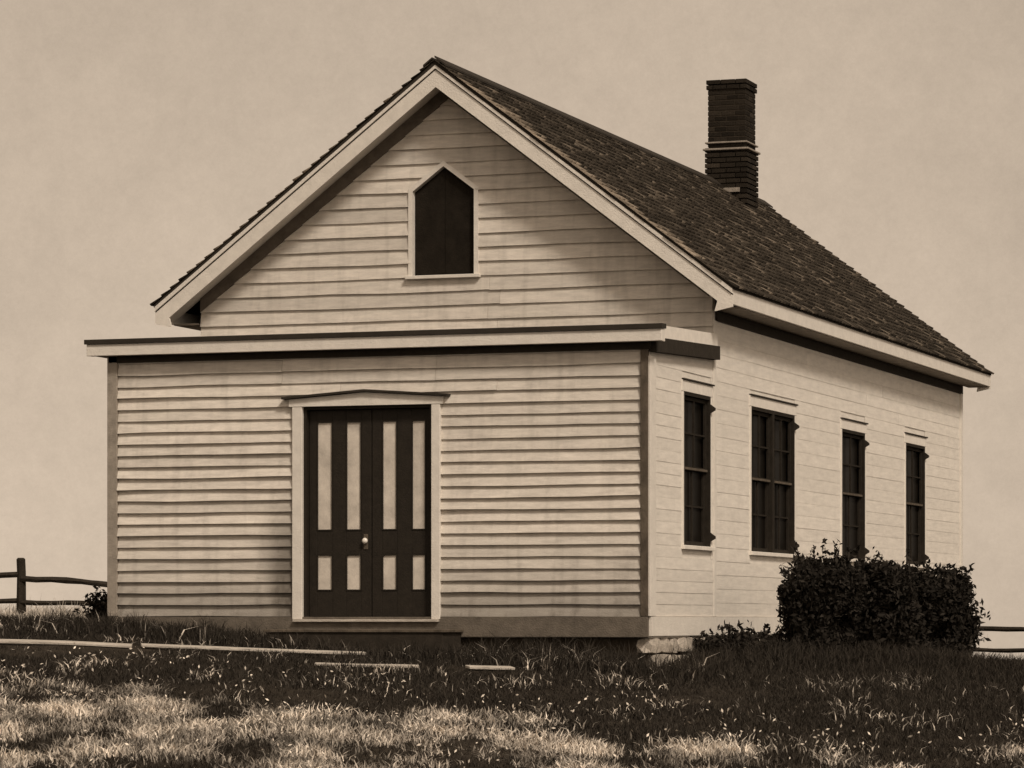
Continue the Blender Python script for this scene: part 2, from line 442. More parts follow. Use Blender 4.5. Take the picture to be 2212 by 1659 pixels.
# entry cornice and lean-to roof ---------------------------------
o_ = 0.19; B = ZC
box('cornice_fascia', -o_, W + o_, -o_, -o_ + 0.03, B - 0.175, B - 0.052, M['trim'], house, 0.004)
def rise(y): return 0.035 * (y + o_)
Fb = [(0, 3, 2, 1), (4, 5, 6, 7), (0, 1, 5, 4), (1, 2, 6, 5), (2, 3, 7, 6), (3, 0, 4, 7)]
def sloped(name, x0, x1, y0, y1, zb, zt, m):
    V = [(x0, y0, zb + rise(y0)), (x1, y0, zb + rise(y0)), (x1, y1, zb + rise(y1)), (x0, y1, zb + rise(y1)),
         (x0, y0, zt + rise(y0)), (x1, y0, zt + rise(y0)), (x1, y1, zt + rise(y1)), (x0, y1, zt + rise(y1))]
    return mesh_obj(name, V, Fb, m, house)
sloped('entry_roof', -o_ - .02, W + o_ + .01, -o_ - .02, -0.05, B - 0.05, B, M['roofmetal'])
sloped('entry_roof', -o_ - .02, W + 0.03, -0.049, D, B - 0.05, B, M['roofmetal'])
box('cornice_return', W + o_ - 0.03, W + o_, -o_ + .031, -0.06, B - 0.175, B - 0.052, M['trim'], house, 0.003)
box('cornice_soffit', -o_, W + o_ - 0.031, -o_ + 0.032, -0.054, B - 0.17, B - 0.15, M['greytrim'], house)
sloped('cornice_fascia', -o_, -o_ + 0.03, -o_ + .032, D - .002, B - 0.17, B - 0.052, M['trim'])
sloped('cornice_fascia', W + 0.032, W + 0.058, -0.05, D - .002, B - 0.125, B + 0.004, M['casing'])
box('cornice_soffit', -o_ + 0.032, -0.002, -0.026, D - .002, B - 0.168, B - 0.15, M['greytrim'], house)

box('cornice_shadow_moulding', 0.0, W + 0.03, -0.052, -0.0265, B - 0.245, B - 0.172, M['darkwood'], house, 0.004)  # dark strip stands for the shadow band under the front cornice
sloped('cornice_shadow_moulding', W + 0.0005, W + 0.085, -0.02, D - 0.003, B - 0.275, B - 0.129, M['darkwood'])  # side cornice shadow put in as a dark board
sloped('cornice_backing', W + 0.0005, W + 0.03, -0.02, D - 0.003, B - 0.128, B - 0.056, M['casing'])
# main roof -------------------------------------------------------
roof = prism('roof', [(EX0, EZ - 0.055), (RX, RZ - 0.07), (EX1, EZ - 0.055), (EX1, EZ - 0.02), (RX, RZ - 0.022), (EX0, EZ - 0.02)], YF - 0.02, YE, M['roofmetal'], house)
def shingles():
    V = []; Q = []; TN = []
    Lr = HALF / CA; exp = 0.135; wd = 0.15
    nrow = int(Lr / exp)
    for side in (1, -1):
        for i in range(nrow + 1):
            s = i * exp            # from the eave up
            if s > Lr - 0.02: break
            y = YF - 0.045 + (0.07 if i % 2 else 0) * random.uniform(0.7, 1.3)
            first = True
            y = YF - 0.045 + random.uniform(-0.008, 0.008)
            while y < YE + 0.02:
                w = wd * random.uniform(0.65, 1.35)
                if first and i % 2: w *= 0.5
                first = False
                y1 = min(y + w, YE + 0.03)
                lo = -0.03 if i == 0 else random.uniform(-0.008, 0.006)
                s0, s1 = s + lo - (0.0), min(s + exp * 1.05, Lr)
                th = 0.022 * random.uniform(0.7, 1.4)
                b = len(V)
                for (ss, hh) in ((s0, 0.0), (s0, th), (s1, 0.003), (s1, 0.0)):
                    hx_ = HALF - ss * CA
                    for yy in (y + 0.003, y1 - 0.003):
                        px = hx_ + hh * SA; pz = EZ + ss * SA - 0.02 + hh * CA
                        V.append((RX + side * px, yy, pz))
                q = [(b, b + 1, b + 3, b + 2), (b + 2, b + 3, b + 5, b + 4), (b, b + 2, b + 4, b + 6), (b + 1, b + 7, b + 5, b + 3)]
                if side > 0: q = [f[::-1] for f in q]
                Q += q
                tn = random.uniform(0.5, 1.3) + (random.uniform(0.8, 2.5) if random.random() < 0.11 else 0)
                if y < YF + 0.10 + 0.26 * abs(math.sin(s * 2.3 + 0.6)) and random.random() < 0.85 and 0.5 < s < 3.9: tn = random.uniform(3.0, 6.0)   # paler shingles along the verge
                TN += [tn] * 8
                y = y1
    o = big_mesh('shingles', np.array(V), np.array(Q), M['shingle'], np.array(TN), house)
    tag(o, kind='stuff')
shingles()
# ridge boards
for side in (1, -1):
    y = YF - 0.05
    while y < YE:
        y2 = min(y + random.uniform(1.6, 2.2), YE + 0.03)
        a, b2 = (0.004 if side > 0 else 0.026), 0.13
        pts = [(RX + side * a, RZ + 0.03 - a * SL), (RX + side * b2, RZ + 0.03 - b2 * SL), (RX + side * b2, RZ + 0.008 - b2 * SL), (RX + side * a, RZ + 0.008 - a * SL)]
        prism('ridge_board', pts, y, y2 - 0.004, M['roofmetal'], house); y = y2
# rake boards (front and back): outer board, crown strip; verge of the roof above
def rake(y0, y1, top, bot, m, name):
    for side in (1, -1):
        e0 = HALF - 0.01
        pts = [(RX, RZ - top), (RX + side * e0, RZ - top - SL * e0), (RX + side * e0, RZ - bot - SL * e0 + 0.0), (RX, RZ - bot)]
        if bot > 0.2:   # plumb lower end with a short level return
            pts = [(RX, RZ - top), (RX + side * e0, RZ - top - SL * e0), (RX + side * e0, RZ - 0.25 - SL * e0), (RX + side * (e0 - 0.20), RZ - 0.36 - SL * (e0 - 0.09)),
                   (RX + side * (e0 - 0.17), RZ - bot - SL * (e0 - 0.17)), (RX, RZ - bot)]
        if side < 0: pts = [(p[0] - 0.0005, p[1]) for p in pts]
        prism(name, pts, y0, y1, m, house)
rake(YF, YF + 0.028, 0.125, 0.31, M['trim'], 'rake_board')
rake(YF - 0.018, YF + 0.026, 0.055, 0.108, M['trim'], 'rake_moulding')
rake(YF + 0.004, YF + 0.024, 0.108, 0.125, M['darkwood'], 'rake_groove')
rake(YE - 0.03, YE - 0.002, 0.06, 0.27, M['trim'], 'rake_board')
# soffit under the front overhang and the frieze that follows the rake on the wall
for side in (1, -1):
    e0 = HALF - 0.03
    pts = [(RX + side * .0005, RZ - 0.20), (RX + side * e0, RZ - 0.20 - SL * e0), (RX + side * e0, RZ - 0.222 - SL * e0), (RX + side * .0005, RZ - 0.222)]
    prism('rake_soffit', pts, YF + 0.03, D - 0.001, M['trim'], house)
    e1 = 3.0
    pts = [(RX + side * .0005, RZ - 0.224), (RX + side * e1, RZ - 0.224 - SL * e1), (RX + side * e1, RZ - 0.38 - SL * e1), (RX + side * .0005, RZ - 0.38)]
    prism('rake_frieze', pts, D - 0.036, D - 0.001, M['shadegrey'], house)  # grey tone paints in the shade under the rake
# eaves: fascia, soffit, frieze
for side in (1, -1):
    xa, xb = RX + side * (HALF - 0.012), RX + side * (HALF - 0.04)
    box('eave_fascia', min(xa, xb), max(xa, xb), YF + 0.03, YE - 0.031, EZ - 0.215, EZ - 0.052, M['trim'], house, 0.004)
    xw = W + 0.03 if side > 0 else -0.03
    xa = RX + side * (HALF - 0.042)
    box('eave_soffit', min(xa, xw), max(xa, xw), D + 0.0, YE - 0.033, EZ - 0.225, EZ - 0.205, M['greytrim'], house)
    xf = xw + side * 0.0
    box('eave_shadow_frieze', min(xf, xf - side * 0.028), max(xf, xf - side * 0.028), D + 0.105, YB, 3.20, EZ - 0.228, M['darkwood'], house)  # frieze coloured dark to carry the shadow under the eave

# door ------------------------------------------------------------
door = box('door', DOOR[0] + 0.03, DOOR[1] - 0.03, 0.075, 0.10, -0.01, DOOR[3] - 0.03, M['doorpaint'], house)
door['label'] = 'dark double door with eight pale upright panels'
cols_ = [(2.37, 2.55), (2.70, 2.875), (3.105, 3.275), (3.435, 3.595)]
rows_ = [(0.27, 0.65), (0.90, 2.045)]
def door_leaf(xa, xb, cs):
    xs = [xa] + [v for c in cs for v in c] + [xb]
    for a, b2 in zip(xs[0::2], xs[1::2]): box('stile', a, b2, 0.045, 0.074, 0.0, 2.165, M['doorpaint'], door, 0.003)
    for a, b2 in cs:
        for q0, q1 in ((0.0, 0.27), (0.65, 0.90), (2.045, 2.165)):
            box('rail', a + .001, b2 - .001, 0.048, 0.0735, q0, q1, M['doorpaint'], door, 0.002)
        for q0, q1 in rows_:
            bx0, bx1, bz0, bz1 = a, b2, q0, q1
            ring('panel_moulding', [(bx0, bz0), (bx1, bz0), (bx1, bz1), (bx0, bz1)], [(bx0 + .012, bz0 + .012), (bx1 - .012, bz0 + .012), (bx1 - .012, bz1 - .012), (bx0 + .012, bz1 - .012)], 0.040, 0.0565, M['doorpaint'], door)
            box('door_panel', a + .006, b2 - .006, 0.058, 0.0735, q0 + .006, q1 - .006, M['panelpaint'], door, 0.004)
door_leaf(2.285, 2.985, cols_[:2]); door_leaf(2.995, 3.655, cols_[2:])
def ball(name, c, r, m, parent, sq=(1, 1, 1)):
    bm = bmesh.new(); bmesh.ops.create_icosphere(bm, subdivisions=2, radius=r)
    for v in bm.verts: v.co = Vector((v.co.x * sq[0], v.co.y * sq[1], v.co.z * sq[2])) + Vector(c)
    me = bpy.data.meshes.new(name); bm.to_mesh(me); bm.free(); me.materials.append(m)
    o = bpy.data.objects.new(name, me); col.objects.link(o); o.parent = parent
    for p in me.polygons: p.use_smooth = True
    return o
box('lock_plate', 2.90, 2.95, 0.036, 0.0445, 0.70, 0.86, M['cornerdark'], door, 0.003)
ball('door_knob', (2.925, 0.012, 0.79), 0.032, M['porcelain'], door, (1, .8, 1))
frame = box('door_frame', DOOR[0] - 0.115, DOOR[0] - 0.004, -0.068, 0.0, -0.03, 2.198, M['trim'], house, 0.004)
box('side_casing', DOOR[1] + 0.004, DOOR[1] + 0.10, -0.068, 0.0, -0.03, 2.198, M['trim'], frame, 0.004)
hp = [(2.10, 2.20), (3.82, 2.20), (3.82, 2.275), (2.96, 2.335), (2.10, 2.275)]
prism('head_casing', hp, -0.072, 0.0, M['trim'], frame)
cap = [(2.03, 2.278), (2.96, 2.342), (3.89, 2.278), (3.89, 2.30), (2.96, 2.366), (2.03, 2.30)]
prism('drip_cap', cap, -0.115, -0.001, M['roofmetal'], frame)
for xa, xb in ((DOOR[0] - 0.003, DOOR[0] + 0.03), (DOOR[1] - 0.03, DOOR[1] + 0.003)):
    box('jamb', xa, xb, -0.02, 0.09, -0.03, 2.197, M['doorpaint'], frame)
box('jamb', DOOR[0] + .031, DOOR[1] - .031, -0.02, 0.09, 2.168, 2.197, M['doorpaint'], frame)
box('threshold', DOOR[0] - 0.10, DOOR[1] + 0.09, -0.10, 0.09, -0.058, -0.031, M['oldwood'], frame, 0.004)

# side windows ----------------------------------------------------
def side_window(y0, y1, z0, z1, double=False, lab=None):
    wdw = box('window', W - 0.085, W - 0.075, y0 + 0.005, y1 - 0.005, z0, z1, M['glass'], house)
    if lab: wdw['label'] = lab
    c = 0.06
    box('side_casing', W, W + 0.016, y0 - c, y0 - .002, z0, z1, M['casing'], wdw, 0.003)
    box('side_casing', W, W + 0.016, y1 + .002, y1 + c, z0, z1, M['casing'], wdw, 0.003)
    box('head_casing', W, W + 0.018, y0 - c - .01, y1 + c + .01, z1 + .002, z1 + 0.12, M['casing'], wdw, 0.003)
    box('drip_cap', W, W + 0.034, y0 - c - .0, y1 + c + .03, z1 + 0.122, z1 + 0.138, M['roofmetal'], wdw)
    box('window_sill', W - 0.07, W + 0.045, y0 - c - .01, y1 + c + .01, z0 - 0.045, z0 - .002, M['casing'], wdw, 0.004)
    # jambs, dark painted
    box('jamb', W - 0.075, W + 0.012, y0 - .001, y0 + 0.035, z0, z1, M['sash'], wdw)
    box('jamb', W - 0.075, W + 0.012, y1 - 0.035, y1 + .001, z0, z1, M['sash'], wdw)
    box('jamb', W - 0.075, W + 0.012, y0 + 0.036, y1 - 0.036, z1 - 0.035, z1, M['sash'], wdw)
    spans = [(y0 + 0.036, y1 - 0.036)] if not double else [(y0 + 0.036, (y0 + y1) / 2 - 0.04), ((y0 + y1) / 2 + 0.04, y1 - 0.036)]
    if double: box('mullion', W - 0.074, W + 0.014, (y0 + y1) / 2 - 0.039, (y0 + y1) / 2 + 0.039, z0, z1 - .036, M['sash'], wdw, 0.003)
    zm = z0 + (z1 - z0) * 0.505
    for a, b2 in spans:
        for q0, q1, xo in ((z0 + .002, zm + 0.02, 0.0), (zm - 0.02, z1 - .037, 0.02)):
            xf0, xf1 = W - 0.07 + xo, W - 0.045 + xo
            for s0, s1 in ((a, a + 0.045), (b2 - 0.045, b2)): box('sash', xf0, xf1, s0, s1, q0, q1, M['sash'], wdw)
            for s0, s1 in ((q0, q0 + 0.045), (q1 - 0.04, q1)): box('sash', xf0 + .001, xf1 - .001, a + .046, b2 - .046, s0, s1, M['sash'] , wdw)
            ym = (a + b2) / 2
            box('muntin', xf0 + .004, xf1 + .002, ym - 0.011, ym + 0.011, q0 + 0.046, q1 - 0.041, M['sash'], wdw)
            zz = (q0 + q1) / 2
            for s0, s1 in ((a + .047, ym - .012), (ym + .012, b2 - .047)):
                box('muntin', xf0 + .004, xf1 - .002, s0, s1, zz - 0.009, zz + 0.009, M['sash'], wdw)
        box('meeting_rail', W - 0.022, W - 0.012, a + .004, b2 - .004, zm - 0.012, zm + 0.012, M['cornerdark'], wdw)
    # iron shutter hinges on the far jamb
    for zz in (z1 - 0.13, z0 + 0.10):
        prism_y = [(W + 0.005, zz - 0.05), (W + 0.07, zz - 0.012), (W + 0.07, zz + 0.012), (W + 0.005, zz + 0.06)]
        prism('hinge', prism_y, y1 - 0.034, y1 - 0.003, M['darkwood'], wdw)
side_window(*WIN[0], lab='narrow sash window in the side of the entry')
side_window(*WIN[1], double=True, lab='wide paired sash window')
side_window(*WIN[2]); side_window(*WIN[3])

# foundation ------------------------------------------------------
found = box('foundation', 0.06, W - 0.06, 0.06, YB - 0.06, -1.1, -0.205, M['jointdark'], house)
def stone_mesh(seed):
    r_ = random.Random(seed)
    bm = bmesh.new(); bmesh.ops.create_cube(bm, size=1)
    bmesh.ops.subdivide_edges(bm, edges=bm.edges[:], cuts=1, use_grid_fill=True)
    for v in bm.verts:
        k = 0.86 if sum(abs(c) > 0.4 for c in v.co) == 3 else 1.0
        v.co = Vector((v.co.x * k + r_.uniform(-.05, .05), v.co.y * k + r_.uniform(-.05, .05), v.co.z * k + r_.uniform(-.05, .05)))
    me = bpy.data.meshes.new('stone'); bm.to_mesh(me); bm.free(); me.materials.append(M['stone'])
    a = me.attributes.new('tone', 'FLOAT', 'POINT'); a.data.foreach_set('value', np.full(len(me.vertices), r_.uniform(0.9, 1.5), dtype=np.float32))
    return me
stones = [stone_mesh(s) for s in range(8)]
for zi, zz in enumerate((-0.30, -0.47, -0.64)):
    y = 0.02 + 0.12 * (zi % 2)
    while y < 5.5:
        l_ = random.uniform(0.22, 0.42)
        o = bpy.data.objects.new('stone', random.choice(stones)); col.objects.link(o); o.parent = found
        o.location = (W - 0.07 + random.uniform(-.01, .015), y + l_ / 2, zz + random.uniform(-.008, .008)); o.scale = (0.16, l_ - 0.015, 0.155)
        y += l_

# chimney ---------------------------------------------------------
chx0, chx1, chy0, chy1 = 2.92, 3.47, 12.95, 13.50
chim = box('chimney', chx0 + 0.012, chx1 - 0.012, chy0 + 0.012, chy1 - 0.012, 5.5, 7.40, M['jointdark'], house)
bm = bmesh.new(); bmesh.ops.create_cube(bm, size=1); bmesh.ops.bevel(bm, geom=bm.edges[:], offset=0.03, segments=1, affect='EDGES')
brs = []
for k in range(6):
    me = bpy.data.meshes.new('brick'); bm.to_mesh(me); me.materials.append(M['brick'])
    a = me.attributes.new('tone', 'FLOAT', 'POINT'); a.data.foreach_set('value', np.full(len(me.vertices), [0.6, 0.8, 0.95, 1.1, 1.35, 1.9][k], dtype=np.float32)); brs.append(me)
bm.free()
def course(z, off, n, ext):
    """one course of bricks round the stack"""
    x0, x1, y0, y1 = chx0 - ext, chx1 + ext, chy0 - ext, chy1 + ext
    hgt = 0.066
    bw_ = 0.10
    def put(cx, cy, lx, ly):
        o = bpy.data.objects.new('brick', random.choices(brs, (3, 4, 4, 3, 2, 0.6))[0]); col.objects.link(o); o.parent = chim
        o.location = (cx, cy, z + hgt / 2); o.scale = (lx - 0.010, ly - 0.010, hgt - 0.009)
        o.rotation_euler = (0, 0, random.uniform(-.01, .01))
    if off:
        cuts = [0, 0.21, 0.42, 1]
        lx = (x1 - x0)
        for a, b2 in ((0, .36), (.36, .72), (.72, 1)):
            put(x0 + lx * (a + b2) / 2, y0 + bw_ / 2, lx * (b2 - a), bw_)
            put(x0 + lx * (a + b2) / 2, y1 - bw_ / 2, lx * (b2 - a), bw_)
        for xx in (x0 + bw_ / 2, x1 - bw_ / 2):
            for a, b2 in ((0, .5), (.5, 1)):
                ly = (y1 - y0 - 2 * bw_); put(xx, y0 + bw_ + ly * (a + b2) / 2, bw_, ly * (b2 - a))
    else:
        ly = (y1 - y0)
        for a, b2 in ((0, .36), (.36, .72), (.72, 1)):
            put(x0 + bw_ / 2, y0 + ly * (a + b2) / 2, bw_, ly * (b2 - a))
            put(x1 - bw_ / 2, y0 + ly * (a + b2) / 2, bw_, ly * (b2 - a))
        for yy in (y0 + bw_ / 2, y1 - bw_ / 2):
            for a, b2 in ((0, .5), (.5, 1)):
                lx = (x1 - x0 - 2 * bw_); put(x0 + bw_ + lx * (a + b2) / 2, yy, lx * (b2 - a), bw_)
z = 5.62; i = 0
while z < 7.50:
    ext = 0.0
    if z < 6.56: ext = 0.035
    if z > 7.30: ext = 0.02
    course(z, i % 2, 0, ext); z += 0.073; i += 1
ztopc = z
o = box('mortar_band', chx0 - 0.055, chx1 + 0.055, chy0 - 0.055, chy1 + 0.055, 6.52, 6.548, M['mortar'], chim, 0.006); o['label'] = 'pale mortar band'
o = box('mortar_band', chx0 - 0.03, chx1 + 0.03, chy0 - 0.03, chy1 + 0.03, 6.618, 6.642, M['mortar'], chim, 0.006); o['label'] = 'pale mortar band'
box('chimney_cap', chx0 + 0.07, chx1 - 0.07, chy0 + 0.07, chy1 - 0.07, 7.40, ztopc - 0.025, M['jointdark'], chim)
box('flashing', chx0 - 0.05, chx0 + 0.48, chy0 - 0.06, chy0 - 0.04, 5.93, 5.99, M['mortar'], chim)

# ------------------------------------------------------------------ wooden step and ground boards
step = empty('wooden_step', (2.97, -0.4, -0.2), 'low dark plank step in front of the double door', 'step')
def sub(name, x0, x1, y0, y1, z0, z1, m, p):
    o = box(name, x0 - p.location.x, x1 - p.location.x, y0 - p.location.y, y1 - p.location.y, z0 - p.location.z, z1 - p.location.z, m, p, 0.004); return o
for i in range(3):
    sub('tread', 2.05, 4.05, -0.62 + 0.19 * i, -0.62 + 0.19 * i + 0.18, -0.165, -0.135, M['cornerdark'], step)
sub('riser', 2.08, 4.02, -0.60, -0.57, -0.6, -0.167, M['darkwood'], step)
for xx in (2.08, 3.99): sub('stringer', xx, xx + 0.03, -0.568, -0.06, -0.6, -0.167, M['darkwood'], step)

def ray_ground(u, v):
    tu, tv = (u - 1162.9) / 7496.3, (1342.5 - v) / 7496.3
    best = None
    d = 26.0
    while d < 60:
        z = CZ + tv * d
        p = at(tu * d, d)
        if z <= p.z: return p
        d += 0.05
    return p
def lay_board(P0, P1, w, lift, label, th=0.038):
    d = P1 - P0; L_ = d.length
    o = box('plank', -L_ / 2, L_ / 2, -w / 2, w / 2, -th, 0, M['oldwood'], None, 0.004)
    bm = bmesh.new(); bm.from_mesh(o.data)
    bmesh.ops.subdivide_edges(bm, edges=[e_ for e_ in bm.edges if e_.calc_length() > L_ * 0.8], cuts=8)
    for v in bm.verts: v.co.z += 0.010 * noise.noise(Vector((v.co.x * 1.2, L_, 0)))
    bm.to_mesh(o.data); bm.free()
    o.location = (P0 + P1) / 2 + Vector((0, 0, lift))
    o.rotation_euler = (math.radians(random.uniform(4, 9)), -math.asin(d.z / L_), math.atan2(d.y, d.x))
    tag(o, label, 'plank', 'loose planks lying in the grass before the door')
    return o
# ends are given as viewing-spot bearings and ranges measured on the photograph, turned into ground positions
PL = [
 (-60, 36.1, 1384, 285, 35.9, 1395, 'pale plank at the far left, in line with the fence post'),
 (305, 35.85, 1394, 790, 35.4, 1413, 'longest pale plank, lying below the left half of the entry wall'),
 (600, 36.0, 1384, 950, 35.6, 1397, 'thin pale plank just below the door step'),
 (870, 35.4, 1408, 1105, 35.2, 1416, 'short pale plank right of the door, nearest the wall of its pair'),
 (680, 34.8, 1436, 905, 34.6, 1442, 'broken pale plank nearest the meadow below the door'),
 (1010, 34.7, 1442, 1108, 34.6, 1445, 'shortest pale plank piece, right of the door in dark grass'),
]
KEEP = []
for u0, d0, v0, u1, d1, v1, lb in PL:
    P0, P1 = ray_ground(u0, v0 + 6), ray_ground(u1, v1 + 6)
    lay_board(P0, P1, 0.12, 0.042, lb, 0.026)
    KEEP.append((P0.x, P0.y, P1.x, P1.y))

# ------------------------------------------------------------------ fences
def tube(name, pts, rad, m, parent=None, seg=7, rough=0.25):
    V = []; Fc = []
    P = [Vector(p) for p in pts]
    for i, p in enumerate(P):
        dr = (P[min(i + 1, len(P) - 1)] - P[max(i - 1, 0)]).normalized()
        u = dr.cross(Vector((0, 0, 1))) if abs(dr.z) < 0.9 else dr.cross(Vector((1, 0, 0)))
        u.normalize(); w = dr.cross(u)
        rr = rad[i] if isinstance(rad, (list, tuple)) else rad
        for k in range(seg):
            a = 2 * math.pi * k / seg
            q = rr * (1 + rough * noise.noise(Vector((p.x * 3 + k, p.y * 3, p.z * 3 + k * 2.3))))
            V.append(p + (u * math.cos(a) + w * math.sin(a)) * q)
    for i in range(len(P) - 1):
        for k in range(seg):
            a = i * seg + k; b2 = i * seg + (k + 1) % seg
            Fc.append((a, b2, b2 + seg, a + seg))
    Fc += [tuple(range(seg))[::-1], tuple(range((len(P) - 1) * seg, len(P) * seg))]
    o = mesh_obj(name, V, Fc, m, parent)
    return o
def rail_line(A, Bp, sag, n=9):
    pts = []
    for i in range(n):
        k = i / (n - 1); p = A.lerp(Bp, k)
        p.z += -sag * 4 * k * (1 - k) + 0.035 * noise.noise(Vector((p.x * 1.7, p.y * 1.7, sag * 10 + p.z)))
        pts.append(p)
    return pts
def fence(name, posts, rails, label):
    base = posts[0][0]
    f_ = empty(name, base, label, 'fence')
    for p, h, r_ in posts:
        q = p - base
        tube('post', [q + Vector((0, 0, -0.3)), q + Vector((0.01, 0, h * 0.4)), q + Vector((0, 0.01, h * 0.8)), q + Vector((0, 0, h - 0.02)), q + Vector((0, 0, h))], [r_ * 1.1, r_ * 1.05, r_, r_ * 0.95, r_ * 0.6], M['railwood'], f_, 8)
    for A, Bp, sag, r_ in rails:
        tube('rail', [p - base for p in rail_line(A, Bp, sag)], r_, M['railwood'], f_, 6, 0.4)
def P(u, v, d): return at((u - 1162.9) / 7496.3 * d, d, CZ + (1342.5 - v) / 7496.3 * d)
def Pg(u, d): return at((u - 1162.9) / 7496.3 * d, d)
pl = [Pg(-240, 50), Pg(45, 50), Pg(310, 50)]
fence('split_rail_fence', [(pl[1], 1.05, 0.07), (pl[0], 1.05, 0.07), (pl[2], 1.0, 0.07)],
      [(P(-240, 1246, 50.0), P(45, 1238, 50.0), 0.02, 0.045), (P(45, 1246, 49.95), P(310, 1262, 50.0), 0.02, 0.045),
       (P(-240, 1292, 50.0), P(45, 1294, 50.0), 0.02, 0.040), (P(45, 1299, 49.95), P(310, 1306, 50.0), 0.0, 0.040)],
      'old dark split rail fence with a round post, left of the schoolhouse')
pr = [Pg(2085, 52), Pg(2330, 51), Pg(2600, 50)]
fence('split_rail_fence', [(pr[0], 0.75, 0.07), (pr[1], 0.8, 0.07), (pr[2], 0.8, 0.07)],
      [(P(2085, 1358, 52.0), P(2330, 1360, 51.0), 0.0, 0.042), (P(2330, 1360, 51), P(2600, 1362, 50.0), 0.0, 0.042),
       (P(2085, 1404, 52.0), P(2330, 1406, 51.0), 0.0, 0.034), (P(2330, 1406, 51), P(2600, 1408, 50.0), 0.0, 0.034),
       (P(2085, 1436, 52.0), P(2330, 1424, 51.0), 0.0, 0.034), (P(2330, 1424, 51), P(2600, 1430, 50.0), 0.0, 0.034)],
      'low dark three-rail fence right of the leafy shrubs')

# ------------------------------------------------------------------ shrubs
def leaf_cloud(name, pts, size, m, parent, tone_lo=0.5, tone_hi=1.5, up=0.3):
    n = len(pts)
    a = rng.normal(size=(n, 3)); a[:, 2] += up; a /= np.linalg.norm(a, axis=1)[:, None]
    b = rng.normal(size=(n, 3)); b = np.cross(a, b); b /= np.linalg.norm(b, axis=1)[:, None]
    s = size * rng.uniform(0.6, 1.4, n)[:, None]
    V = np.empty((n, 4, 3)); V[:, 0] = pts - a * s; V[:, 1] = pts + b * s * 0.42; V[:, 2] = pts + a * s; V[:, 3] = pts - b * s * 0.42
    Q = np.arange(n * 4).reshape(n, 4)
    t = np.repeat(rng.uniform(tone_lo, tone_hi, n), 4)
    return big_mesh(name, V.reshape(-1, 3), Q, m, t, parent)
def shrub(loc, rx, ry, h, n, label, seed, group='leafy shrubs growing beside the side wall'):
    base = Vector(loc); s = empty('shrub', base, label, 'shrub', group)
    r_ = np.random.default_rng(seed)
    # foliage volume: boxy dome with lumps and twigs
    pts = []
    ncl = 110
    cc = []
    for i in range(ncl):
        a = r_.uniform(0, 2 * math.pi); k = r_.uniform(0, 1) ** 0.4; zz = r_.uniform(0.06, 1.0)
        shr = min(1.0, ((1.10 - zz) * 4.0)) ** 0.5
        cc.append((rx * 0.84 * k * math.cos(a) * shr, ry * 0.84 * k * math.sin(a) * shr, h * zz * 0.93, r_.uniform(0.10, 0.19)))
    for c in cc:
        m_ = n // ncl
        q = r_.normal(size=(m_, 3)); q /= np.linalg.norm(q, axis=1)[:, None]; q *= (r_.uniform(0, 1, m_) ** 0.45)[:, None] * c[3]
        pts.append(q + np.array(c[:3]))
    # twigs that stick out
    for i in range(60):
        c = cc[r_.integers(ncl)]
        d_ = np.array([c[0] / rx, c[1] / ry, 0.7 + c[2] / h * 0.6]) + r_.normal(size=3) * 0.35; d_ /= np.linalg.norm(d_)
        L_ = r_.uniform(0.15, 0.34); k = r_.uniform(0.2, 1, 22)
        pts.append(np.array(c[:3])[None, :] + d_[None, :] * (k * L_)[:, None] + r_.normal(size=(22, 3)) * 0.018)
    pts = np.concatenate(pts); pts = pts[pts[:, 2] > -0.05]
    leaf_cloud('foliage', pts, 0.034, M['leaf'], s, 0.4, 1.5)
    for i in range(6):
        a = r_.uniform(0, 6.28); tip = Vector((rx * 0.6 * math.cos(a), ry * 0.6 * math.sin(a), h * r_.uniform(0.6, 0.85)))
        tube('stem', [Vector((0.05 * math.cos(a), 0.05 * math.sin(a), -0.1)), tip * 0.4 + Vector((0, 0, 0.05)), tip], [0.02, 0.014, 0.006], M['bark'], s, 5)
    return s
shrub(Pg(1778, 37.0), 0.45, 0.50, 1.10, 24000, 'tallest leafy shrub of the dark row, at its left end by the wide window', 1)
shrub(Pg(1905, 37.3), 0.52, 0.50, 1.04, 26000, 'middle leafy shrub of the dark row, below the third window', 2)
shrub(Pg(2022, 37.8), 0.42, 0.50, 1.05, 24000, 'rightmost leafy shrub of the dark row, reaching past the back corner', 3)
shrub(Pg(1575, 36.6), 0.46, 0.22, 0.07, 2500, 'small low bush at the foot of the side wall, left of the tall shrubs', 4, 'low bushes at the foot of the walls')
shrub(Pg(1650, 37.2), 0.30, 0.22, 0.10, 2500, 'low bush touching the left side of the tallest shrub', 5, 'low bushes at the foot of the walls')
shrub(Pg(222, 41.5), 0.10, 0.2, 0.30, 900, 'small weed bush against the left corner of the entry', 6, 'low bushes at the foot of the walls')

